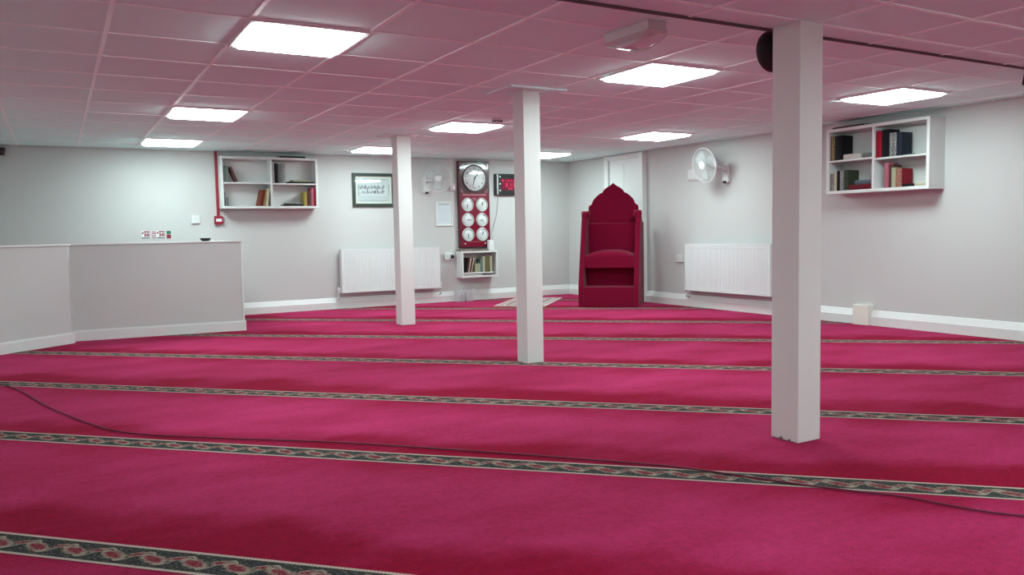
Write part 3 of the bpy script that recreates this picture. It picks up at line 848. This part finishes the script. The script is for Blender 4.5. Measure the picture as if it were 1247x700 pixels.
book('pale upright book at the right of the small shelf row', 'cream', .034, .225, .15, SS, .484, z)
book('white booklet lying flat in the bottom slot of the small shelf', 'white', .026, .30, .17, SS, .18, SSZ + .025, flat=True)
# things standing on the small shelf
bm = nb(); box(bm, 0, .46, -.17, -.01, 0, .022, .003)
tag(obj('wooden_plank', bm, M_wood, None, (5.09, YB, SSZ + SSH + .0005)), 'brown wooden plank lying on the small shelf under the clock board', 'plank')
t = thing('power_adapter', 'white upright adapter box standing at the right end of the small shelf', 'adapter', (5.60, YB - .135, SSZ + SSH + .0005))
bm = nb(); box(bm, -.045, .045, -.03, .03, 0, .155, .010); obj('casing', bm, M_white, t)
bm = nb(); box(bm, -.02, .02, -.032, -.029, .09, .12); obj('indicator_window', bm, M_paper, t)

# ------------------------------------------------------------------ wall fans
def fan(label, loc, rotz, head, face, rad, blade_rot=0.):
    """local: wall at y=0, out is -y. head = fan centre, face = unit vector of the airflow"""
    t = thing('wall_fan', label, 'fan', loc, rotz, 'white wall fans')
    h = Vector(head); f = Vector(face).normalized()
    bm = nb(); box(bm, -.05, .05, -.05, 0, -.13, .10, .012); obj('wall_base', bm, M_white, t)
    bm = nb(); lathe(bm, [(0, -.02), (.022, -.02), (.022, .006), (0, .006)], (0, -.052, -.115), axis='z', seg=16); obj('knob', bm, M_black, t)
    q = Vector((0, 0, 1)).rotation_difference(f).to_matrix().to_4x4()
    # keep the local up of the head pointing up
    X = Vector((0, 0, 1)).cross(f).normalized(); Y = f.cross(X)
    q = Matrix((X, Y, f)).transposed().to_4x4(); q.translation = h
    def put(bm): bmesh.ops.transform(bm, matrix=q, verts=bm.verts); return bm
    bm = nb(); tube(bm, [(0, -.04, .02), (0, -.07, .05), tuple(h - f * .12 + Vector((0, 0, -.03)))], .022); obj('arm', bm, M_white, t)
    obj('motor_housing', put(lathe(nb(), [(0, -.17), (.045, -.165), (.06, -.14), (.062, -.07), (.05, -.05), (0, -.05)], seg=24)), M_white, t)
    bm = nb()
    prof = lambda r: .028 + .030 * math.sqrt(max(0, 1 - (r / rad) ** 2))
    for k in range(56):
        a = 2 * PI * k / 56
        pts = []
        for i in range(6):
            r = rad * (.26 + .74 * i / 5)
            pts.append((r * math.cos(a + .35 * i / 5), r * math.sin(a + .35 * i / 5), prof(r)))
        tube(bm, pts, .0011, 4)
    for rr in (rad * .55, rad * .8):
        tube(bm, [(rr * math.cos(2 * PI * i / 48), rr * math.sin(2 * PI * i / 48), prof(rr)) for i in range(48)], .0013, 4, closed=True)
    cg = obj('front_cage', put(bm), M_white, t)
    bm = nb()
    for k in range(56):
        a = 2 * PI * k / 56
        tube(bm, [(r * math.cos(a), r * math.sin(a), .022 - .075 * (1 - (r / rad) ** 2)) for r in (rad * .25, rad * .5, rad * .75, rad * .92, rad)], .0011, 4)
    obj('rear_cage', put(bm), M_white, t)
    bm = nb(); tube(bm, [(rad * math.cos(2 * PI * i / 56), rad * math.sin(2 * PI * i / 56), .024) for i in range(56)], .007, 8, closed=True); obj('rim', put(bm), M_white, t)
    obj('centre_badge', put(lathe(nb(), [(0, .066), (.03, .066), (.052, .060), (.055, .052), (0, .050)], seg=28)), M_white, t)
    hub = obj('hub', put(lathe(nb(), [(0, .03), (.03, .03), (.035, .02), (.035, -.03), (0, -.03)], seg=20)), M_white, t)
    for b_ in range(3):
        bm = nb(); a0 = b_ * 2 * PI / 3 + blade_rot; g = []
        for i in range(7):
            r = .030 + (rad - .022 - .030) * i / 6; row = []
            wdt = .42 + .48 * math.sin(PI * (.12 + .8 * i / 6))
            for j in range(7):
                a = a0 + (j / 6 - .5) * wdt * 1.45
                row.append(bm.verts.new((r * math.cos(a), r * math.sin(a), (j / 6 - .5) * .045)))
            g.append(row)
        for i in range(6):
            for j in range(6): bm.faces.new((g[i][j], g[i + 1][j], g[i + 1][j + 1], g[i][j + 1])).smooth = True
        r_ = bmesh.ops.solidify(bm, geom=bm.faces[:], thickness=.002)
        obj('blade', put(bm), mat('fan_blade_plastic', (.78, .84, .84), .35, noise=.01), t)
    return t
fan('white wall fan on the back wall beside the red clock board', (4.63, YB, 1.70), 0, (.085, -.26, .065), (-.36, -.9, -.05), .185, .5)
fan('white wall fan on the right wall above the radiator', (XR, 7.19, 1.67), -PI / 2, (-.09, -.27, .085), (-.05, -.98, -.17), .205, .2)

# ------------------------------------------------------------------ framed calligraphy
t = thing('framed_calligraphy', 'dark green framed calligraphy panel on the back wall left of the farthest column', 'framed picture', (3.85, YB - .002, 1.612)); t.rotation_euler = (R(.62), 0, 0)
hw, hh, b_ = .305, .23, .043
bm = nb()
prism(bm, [(-hw, -hh), (hw, -hh), (hw - b_, -hh + b_), (-hw + b_, -hh + b_)], -.03, 0, 'y', bev=.003)
prism(bm, [(-hw, hh), (-hw + b_, hh - b_), (hw - b_, hh - b_), (hw, hh)], -.03, 0, 'y', bev=.003)
prism(bm, [(-hw, -hh), (-hw + b_, -hh + b_), (-hw + b_, hh - b_), (-hw, hh)], -.03, 0, 'y', bev=.003)
prism(bm, [(hw, -hh), (hw, hh), (hw - b_, hh - b_), (hw - b_, -hh + b_)], -.03, 0, 'y', bev=.003)
obj('frame', bm, M_framegreen, t)
bm = nb(); box(bm, -hw + b_, hw - b_, -.012, -.002, -hh + b_, hh - b_); obj('mount', bm, mat('ivory_mount', (.74, .78, .70), .6, noise=.01), t)
bm = nb(); box(bm, -hw + b_ + .026, hw - b_ - .026, -.0135, -.011, -hh + b_ + .026, hh - b_ - .026); sheet = obj('sheet', bm, mat('pale_blue_sheet', (.56, .63, .62), .6, noise=.10, nscale=70), t)
bm = nb()
rnd = random.Random(3)
ix, iz = hw - b_ - .026, hh - b_ - .026
box(bm, -ix + .042, ix - .042, -.0148, -.0134, -.075, .078)   # plainer middle field
obj('text_field', bm, mat('pale_field', (.66, .70, .71), .6, noise=.03), sheet)
bm = nb()
for row, zc in ((0, .035), (1, -.028)):      # two lines of flowing script
    x = .155
    while x > -.16:
        wl = rnd.uniform(.035, .07)
        pts = [(x - wl * k / 5, -.0158, zc + .019 * math.sin(k * 1.7 + x * 40) - .006 * k / 5) for k in range(6)]
        tube(bm, smooth_path(pts, 3), .0037, 5)
        if rnd.random() < .7:
            xx = x - rnd.uniform(0, wl); tube(bm, [(xx, -.0158, zc), (xx + .004, -.0158, zc + rnd.uniform(.026, .042))], .0042, 5)
        for q in range(2):
            xx = x - rnd.uniform(0, wl); zz = zc + rnd.choice((-.022, .026)); tube(bm, [(xx, -.0158, zz), (xx + .006, -.0158, zz + .002)], .0036, 5)
        x -= wl + .008
obj('script', bm, M_ink, sheet)
bm = nb()
for s in (-1, 1):
    for k in range(9):
        x = -ix + .06 + k * (2 * ix - .12) / 8
        tube(bm, smooth_path([(x - .018, -.0145, s * (iz - .022)), (x, -.0145, s * (iz - .014)), (x + .018, -.0145, s * (iz - .022))], 3), .0034, 5)
    for k in range(5):
        zz = -.06 + k * .03
        tube(bm, smooth_path([(s * (ix - .022), -.0145, zz - .012), (s * (ix - .014), -.0145, zz), (s * (ix - .022), -.0145, zz + .012)], 3), .0034, 5)
obj('ornament', bm, M_inkgrey, sheet)
bm = nb(); box(bm, -hw + b_ - .003, hw - b_ + .003, -.0205, -.0195, -hh + b_ - .003, hh - b_ + .003); obj('glass', bm, M_glass, t)

# ------------------------------------------------------------------ red world-clock board
def clock_board():
    t = thing('clock_board', 'tall red clock board with one big dial and six small dials', 'clock', (5.385, YB, 1.41))
    W, Hh, D = .255, .635, .055
    bm = nb(); box(bm, -W, W, -D, 0, -Hh, Hh, .008); obj('case', bm, M_clockedge, t)
    bm = nb(); box(bm, -W + .022, W - .018, -D - .003, -D + .002, -Hh + .018, .165); obj('red_panel', bm, M_maroon, t)
    bm = nb(); box(bm, -W + .022, W - .018, -D - .003, -D + .002, .165, Hh - .018); up = obj('dark_panel', bm, M_clockgrey, t)
    bm = nb()
    for sx in (-1, 1):       # corner ornaments round the big dial
        for sz, z0 in ((1, Hh - .03), (-1, .175)):
            x = sx * (W - .035)
            prism(bm, [(x, z0), (x - sx * .065, z0), (x - sx * .035, z0 - sz * .02), (x - sx * .018, z0 - sz * .04), (x, z0 - sz * .075)], -D - .0045, -D - .002, 'y')
    obj('corner_ornament', bm, mat('ornament_pink', (.24, .10, .12), .5, noise=.1), up)
    def hand(bm, cx, czz, ang, L, w, y):
        # ang: clockwise from 12
        d = Vector((math.sin(ang), 0, math.cos(ang))); n = Vector((d.z, 0, -d.x)); c = Vector((cx, 0, czz))
        pts = [c - d * L * .15 + n * w, c + d * L + n * w * .4, c + d * L - n * w * .4, c - d * L * .15 - n * w]
        prism(bm, [(p.x, p.z) for p in pts], y - .001, y, 'y')
    def dial(cx, czz, r, ha, ma, big):
        f = obj('dial', lathe(nb(), [(0, -D - .008), (r, -D - .008), (r + .003, -D - .002), (0, -D - .002)], (cx, 0, czz), axis='y', seg=48), M_dial, t)
        obj('bezel', lathe(nb(), [(r - .001, -D - .007), (r, -D - .020), (r + .010, -D - .022), (r + .017, -D - .012), (r + .018, -D - .001)], (cx, 0, czz), axis='y', seg=48), M_bezel if big else M_silver, f)
        bm = nb(); y = -D - .011
        k_ = .05 if big else .085
        hand(bm, cx, czz, ha, r * (.45 if big else .5), r * k_, y); hand(bm, cx, czz, ma, r * .74, r * k_ * .65, y - .0015)
        lathe(bm, [(0, y - .004), (r * .06, y - .004), (r * .06, y + .001), (0, y + .001)], (cx, 0, czz), axis='y', seg=12)
        obj('hands', bm, M_ink, f)
        bm = nb()
        if big:
            for k in range(1, 13):
                a = k * PI / 6; p = Vector((cx + r * .78 * math.sin(a), -D - .0085, czz + r * .78 * math.cos(a)))
                add_text(bm, str(k), .048, Matrix.Translation(p) @ Matrix.Rotation(PI / 2, 4, 'X'))
        else:
            for k in range(12):
                a = k * PI / 6; L = .010
                c = Vector((cx + r * .86 * math.sin(a), czz + r * .86 * math.cos(a)))
                box(bm, c.x - .002, c.x + .002, -D - .0088, -D - .0075, c.y - .004, c.y + .004)
        obj('numerals' if big else 'hour_marks', bm, M_ink, f)
        obj('cover_glass', lathe(nb(), [(r, -D - .014), (r * .9, -D - .017), (r * .6, -D - .0225), (r * .3, -D - .0255), (0, -D - .0265)], (cx, 0, czz), axis='y', seg=48), M_glass, f)
    dial(.005, .385, .182, R(43), R(195), True)
    sm = [(-.118, -.005, 188, 200), (.118, -.005, 30, 12), (-.115, -.225, 88, 94), (.117, -.225, 235, 150), (-.115, -.440, 182, 176), (.117, -.440, 30, 14)]
    for cx, c_, a, b_ in sm: dial(cx, c_, .082, R(a), R(b_), False)
    # lettering too small to read: short rows of raised marks
    bm = nb(); rr = random.Random(5)
    def line(x0, x1, zc, h):
        x = x0
        while x < x1 - .004:
            w = rr.uniform(.006, .014); box(bm, x, min(x + w, x1), -D - .0048, -D - .0025, zc - h / 2 * rr.uniform(.7, 1), zc + h / 2 * rr.uniform(.7, 1)); x += w + .0035
    line(-.19, .195, .142, .022); line(-.155, -.08, .100, .012); line(.07, .165, .100, .012); line(-.035, .045, .088, .014); line(-.025, .035, .066, .012)
    for zc in (-.122, -.338): line(-.15, -.085, zc, .012); line(.075, .16, zc, .013)
    line(-.13, .13, -.545, .007)
    obj('lettering', bm, M_pink, t)
    bm = nb()
    for x in (-.165, .165): lathe(bm, [(0, -D - .010), (.010, -D - .008), (.012, -D - .002), (0, -D - .002)], (x, 0, -.572), axis='y', seg=14)
    obj('screw_cap', bm, mat('pale_cap', (.8, .7, .7), .3, noise=.02), t)
clock_board()

# ------------------------------------------------------------------ LED prayer-time clock
t = thing('digital_clock', 'black digital clock with red display, half hidden behind the middle column', 'digital clock', (5.97, YB, 1.71))
bm = nb(); box(bm, -.225, .225, -.05, 0, -.16, .16, .006); obj('case', bm, M_black, t)
bm = nb(); box(bm, -.198, -.176, -.054, -.049, -.15, .15, .002); obj('silver_strip', bm, M_silver, t)
bm = nb()
for zc in (.115, .01, -.09): lathe(bm, [(0, -.058), (.012, -.056), (.014, -.049), (0, -.049)], (-.145, 0, zc), axis='y', seg=14)
obj('buttons', bm, M_paper, t)
bm = nb(); box(bm, -.125, .20, -.053, -.049, -.085, .085); win = obj('display_window', bm, M_ledpane, t)
SEG = {'0': 'abcdef', '1': 'bc', '2': 'abged', '3': 'abgcd', '4': 'fgbc', '5': 'afgcd', '6': 'afgedc', '7': 'abc', '8': 'abcdefg', '9': 'abcdfg'}
bm = nb()
def seven(ch, x, zc, w, h, th):
    for s in SEG[ch]:
        x0, x1, z0, z1 = {'a': (0, w, h, h), 'g': (0, w, 0, 0), 'd': (0, w, -h, -h), 'f': (0, 0, 0, h), 'e': (0, 0, -h, 0), 'b': (w, w, 0, h), 'c': (w, w, -h, 0)}[s]
        box(bm, x + x0 - th, x + x1 + th, -.0555, -.0525, zc + z0 - th, zc + z1 + th)
for i, c in enumerate('0133'): seven(c, -.045 + i * .055 + (.012 if i > 1 else 0), -.005, .026, .022, .0032)
for i, c in enumerate('013320'): seven(c, -.105 + i * .048, .058, .018, .013, .0018)
for i, c in enumerate('33'): seven(c, .0 + i * .04, -.062, .016, .011, .0018)
obj('digits', bm, M_led, win)
bm = nb(); tube(bm, smooth_path([(-.165, -.02, -.16), (-.17, -.015, -.26), (-.19, -.012, -.42), (-.235, -.012, -.58), (-.285, -.02, -.72), (-.295, -.05, -.82)], 6), .0035, 6); obj('power_cord', bm, M_cord, t)

# ------------------------------------------------------------------ small wall fittings
def plate(name, label, cat, loc, rotz, w, h, d, extra=None, m=M_white):
    t = thing(name, label, cat, loc, rotz)
    bm = nb(); box(bm, -w / 2, w / 2, -d, 0, -h / 2, h / 2, .004); obj('mounting_box', bm, m, t)
    if extra: extra(t, w, h, d)
    return t
def rocker(t, w, h, d):
    bm = nb(); prism(bm, [(-d - .006, .016), (-d - .002, -.016), (-d + .001, -.016), (-d + .001, .016)], -.010, .010, 'x'); obj('rocker', bm, M_white, t)
plate('light_switch', 'white light switch plate on the back wall above the low partition', 'switch', (1.515, YB, 1.228), 0, .10, .10, .028, rocker)
def therm(t, w, h, d):
    bm = nb(); lathe(bm, [(0, -d - .014), (.020, -d - .013), (.022, -d + .001), (0, -d + .001)], (0, 0, -.01), axis='y', seg=20); obj('dial_knob', bm, M_paper, t)
    bm = nb(); box(bm, -.02, .02, -d - .002, -d + .001, .022, .028); obj('marking', bm, M_inkgrey, t)
plate('thermostat', 'small pale thermostat box just left of the red clock board', 'thermostat', (5.055, YB, 1.664), 0, .085, .10, .03, therm, mat('pinkish_plastic', (.72, .66, .68), .5, noise=.01))
def sock(t, w, h, d):
    bm = nb()
    for x in (-w / 4, w / 4):
        for dx, dz in ((-.01, -.008), (.01, -.008), (0, .01)): box(bm, x + dx - .003, x + dx + .003, -d - .001, -d + .001, dz - .004, dz + .004)
    obj('pin_holes', bm, M_ink, t)
    for x in (-w / 4, w / 4):
        bm = nb(); box(bm, x - .008, x + .008, -d - .004, -d + .001, .022, .036); obj('rocker', bm, M_white, t)
def sock_plug(t, w, h, d):
    sock(t, w, h, d)
    bm = nb(); box(bm, .012, .055, -d - .035, -d - .0005, -.032, .018, .006); p = obj('plug', bm, M_black, t)
    bm = nb(); tube(bm, smooth_path([(.035, -d - .02, .018), (.045, -d - .03, .06), (.08, -d - .035, .10), (.11, -.05, .09)], 5), .004, 6); obj('plug_lead', bm, M_cord, p)
plate('wall_socket', 'white double socket with black plug beside the small shelf', 'socket', (4.975, YB, .66), 0, .15, .10, .035, sock_plug)
plate('wall_socket', 'white socket on the right wall just left of the radiator', 'socket', (XR, 8.03, .61), -PI / 2, .12, .09, .03, sock)
def spur(t, w, h, d):
    bm = nb(); box(bm, -.012, .012, -d - .004, -d + .001, -.02, .02); obj('rocker', bm, M_white, t)
    bm = nb(); box(bm, -w / 2 - .03, .30, -.018, 0, -h / 2 - .016, -h / 2 - .001, .002); obj('cable_trunking', bm, M_white, t)
plate('switched_spur', 'white spur box on the right wall to the left of the fan', 'switch', (XR, 7.79, 1.682), -PI / 2, .14, .12, .032, spur)

# notice in a white frame
t = thing('framed_notice', 'white framed notice sheet on the back wall under the fan', 'notice', (4.912, YB, 1.277))
bm = nb()
hw, hh = .13, .175
for x0, x1, z0, z1 in ((-hw, hw, hh - .016, hh), (-hw, hw, -hh, -hh + .022), (-hw, -hw + .016, -hh + .022, hh - .016), (hw - .016, hw, -hh + .022, hh - .016)): box(bm, x0, x1, -.018, 0, z0, z1, .002)
obj('frame', bm, M_trim, t)
bm = nb(); box(bm, -hw + .016, hw - .016, -.008, -.001, -hh + .022, hh - .016); s_ = obj('sheet', bm, mat('bluish_paper', (.66, .73, .76), .6, noise=.02), t)
bm = nb(); rr = random.Random(9)
box(bm, -.085, .085, -.0092, -.0078, .128, .142)
obj('heading', bm, M_inkgrey, s_)
bm = nb()
for k in range(13):
    zc = .10 - k * .018; x = -.09
    while x < .085:
        w = rr.uniform(.008, .028); box(bm, x, min(x + w, .09), -.0092, -.0078, zc - .002, zc + .002); x += w + .006
obj('text_lines', bm, mat('faint_ink', (.46, .55, .60), .7, noise=.03), s_)

# fire extinguisher signs
def ext_sign(label, x, second):
    t = thing('fire_extinguisher_sign', label, 'sign', (x, YB, 1.045), 0)
    bm = nb(); box(bm, -.085, .015, -.004, 0, -.048, .048, .001); p = obj('pictogram_panel', bm, M_paper, t)
    bm = nb(); box(bm, -.052, -.036, -.0052, -.0038, -.022, .020); box(bm, -.047, -.041, -.0052, -.0038, .020, .030); box(bm, -.080, -.062, -.0052, -.0038, .012, .034)
    box(bm, -.032, -.020, -.0052, -.0038, -.015, .012); box(bm, -.018, -.004, -.0052, -.0038, -.022, .024); box(bm, -.058, .010, -.0052, -.0038, .030, .045); box(bm, .002, .010, -.0052, -.0038, -.022, .024); obj('pictogram', bm, M_signred, p)
    bm = nb()
    for k in range(4): box(bm, -.080 + k * .023, -.080 + k * .023 + .018, -.0052, -.0038, -.044, -.028)
    obj('caption', bm, M_ink, p)
    bm = nb(); box(bm, .028, .082, -.004, 0, -.048, .048, .001); q = obj('text_panel', bm, M_paper, t)
    if second:
        bm = nb(); box(bm, .030, .080, -.0052, -.0038, .006, .046); obj('green_block', bm, M_green, q)
        bm = nb(); box(bm, .030, .080, -.0052, -.0038, -.046, .002); obj('red_block', bm, M_signred, q)
    else:
        bm = nb()
        for k, zc in enumerate((.036, .014, -.012, -.036)): box(bm, .030, .078, -.0052, -.0038, zc - .006, zc + .006)
        obj('text_bars', bm, M_signred, q)
ext_sign('left of the two small fire extinguisher signs above the partition', .982, False)
ext_sign('right of the two small fire extinguisher signs, with a green block', 1.148, True)

# red conduit and fused spur
t = thing('alarm_spur', 'red fire alarm spur box with red conduit beside the book shelf', 'fire alarm spur', (1.79, YB, 1.215))
bm = nb(); box(bm, -.052, .052, -.045, 0, -.052, .052, .006); obj('box', bm, M_redfire, t)
bm = nb(); box(bm, -.034, .034, -.048, -.044, -.018, .018, .001); obj('white_label', bm, M_paper, t)
bm = nb(); box(bm, -.018, .012, -.028, 0, .052, cz(YB) - 1.215, .003); obj('conduit', bm, M_redfire, t)

# dish on the partition top
t = thing('dish', 'small dark dish on top of the low partition wall', 'dish', (1.365, 8.955, .963))
obj('bowl', lathe(nb(), [(0, .004), (.03, .006), (.045, .018), (.054, .032), (.058, .033), (.050, .014), (.034, 0), (0, 0)], seg=32), M_dish, t)

# translucent tubs on the floor by the skirting
def tub(label, x, w, handle):
    t = thing('plastic_tub', label, 'tub', (x, YB - .14, .002), 0, 'translucent tubs at the skirting')
    hh = .15 if handle else .165
    bm = nb(); a = w / 2; th = .004
    prof = [(-a * .9, -.05), (a * .9, -.05), (a * .9, .05), (-a * .9, .05)]
    lo = [bm.verts.new((x_, y_, 0)) for x_, y_ in prof]; hi = [bm.verts.new((x_ * 1.1, y_ * 1.15, hh)) for x_, y_ in prof]
    bm.faces.new(lo[::-1])
    for i in range(4): bm.faces.new((lo[i], lo[(i + 1) % 4], hi[(i + 1) % 4], hi[i]))
    bmesh.ops.solidify(bm, geom=bm.faces[:], thickness=-th)
    obj('body', bm, M_tub, t)
    bm = nb(); box(bm, -a * 1.03, a * 1.03, -.062, .062, hh, hh + .008, .002); obj('lid', bm, M_tub, t)
    if handle:
        bm = nb(); tube(bm, [(.03 * math.cos(PI * k / 10), -.066, .075 + .04 * math.sin(PI * k / 10)) for k in range(11)], .004, 6); obj('handle', bm, M_cord, t)
    else:
        bm = nb(); tube(bm, [(.0, -.062, .09), (.03, -.063, .16)], .004, 6); obj('clip', bm, M_cord, t)
tub('left translucent plastic tub with arched handle, against the back skirting', 5.07, .13, True)
tub('right translucent plastic tub on the carpet, against the back skirting', 5.215, .13, False)

# cable trailing over the carpet
pts = [(-.9, 7.9), (-.36, 6.53), (-.23, 6.097), (-.087, 5.496), (.11, 4.86), (.283, 4.50), (.626, 4.16), (1.152, 3.70), (1.665, 3.16), (1.925, 2.87), (2.204, 2.54), (2.452, 2.10),
       (2.553, 1.942), (2.646, 1.805), (2.719, 1.605), (2.794, 1.48), (2.95, 1.30), (3.3, 1.05)]
bm = nb(); tube(bm, smooth_path([(x, y, .007) for x, y in pts], 6), .0038, 8)
tag(obj('floor_cable', bm, M_floorcord), 'thin dark red cable trailing across the carpet in the foreground', 'cable')

# ------------------------------------------------------------------ world, camera, view
w = bpy.data.worlds.new('World'); sc.world = w; w.use_nodes = True
w.node_tree.nodes['Background'].inputs['Color'].default_value = (.02, .02, .02, 1)
w.node_tree.nodes['Background'].inputs['Strength'].default_value = .2

f, pitch, roll, yaw = 977.207, .0693041, -.0189253, .51442
fy = Vector((math.sin(yaw), math.cos(yaw), 0)); r = Vector((math.cos(yaw), -math.sin(yaw), 0)); u = Vector((0, 0, 1))
Fw = math.cos(pitch) * fy - math.sin(pitch) * u; Up = math.cos(pitch) * u + math.sin(pitch) * fy
Rt = math.cos(roll) * r + math.sin(roll) * Up; U2 = -math.sin(roll) * r + math.cos(roll) * Up
cam = bpy.data.cameras.new('Camera'); co = bpy.data.objects.new('Camera', cam); COL.objects.link(co)
mw = Matrix((Rt, U2, -Fw)).transposed().to_4x4(); mw.translation = (0, 0, 1)
co.matrix_world = mw
cam.sensor_fit = 'HORIZONTAL'; cam.sensor_width = 36; cam.lens = f / 1247 * 36; cam.clip_start = .05
sc.camera = co
sc.view_settings.view_transform = 'Standard'; sc.view_settings.look = 'None'
sc.view_settings.exposure = 0.; sc.view_settings.gamma = 1.; sc.view_settings.use_curve_mapping = False
sc.cycles.max_bounces = 10; sc.cycles.diffuse_bounces = 8; sc.cycles.transparent_max_bounces = 16
sc.cycles.use_denoising = True
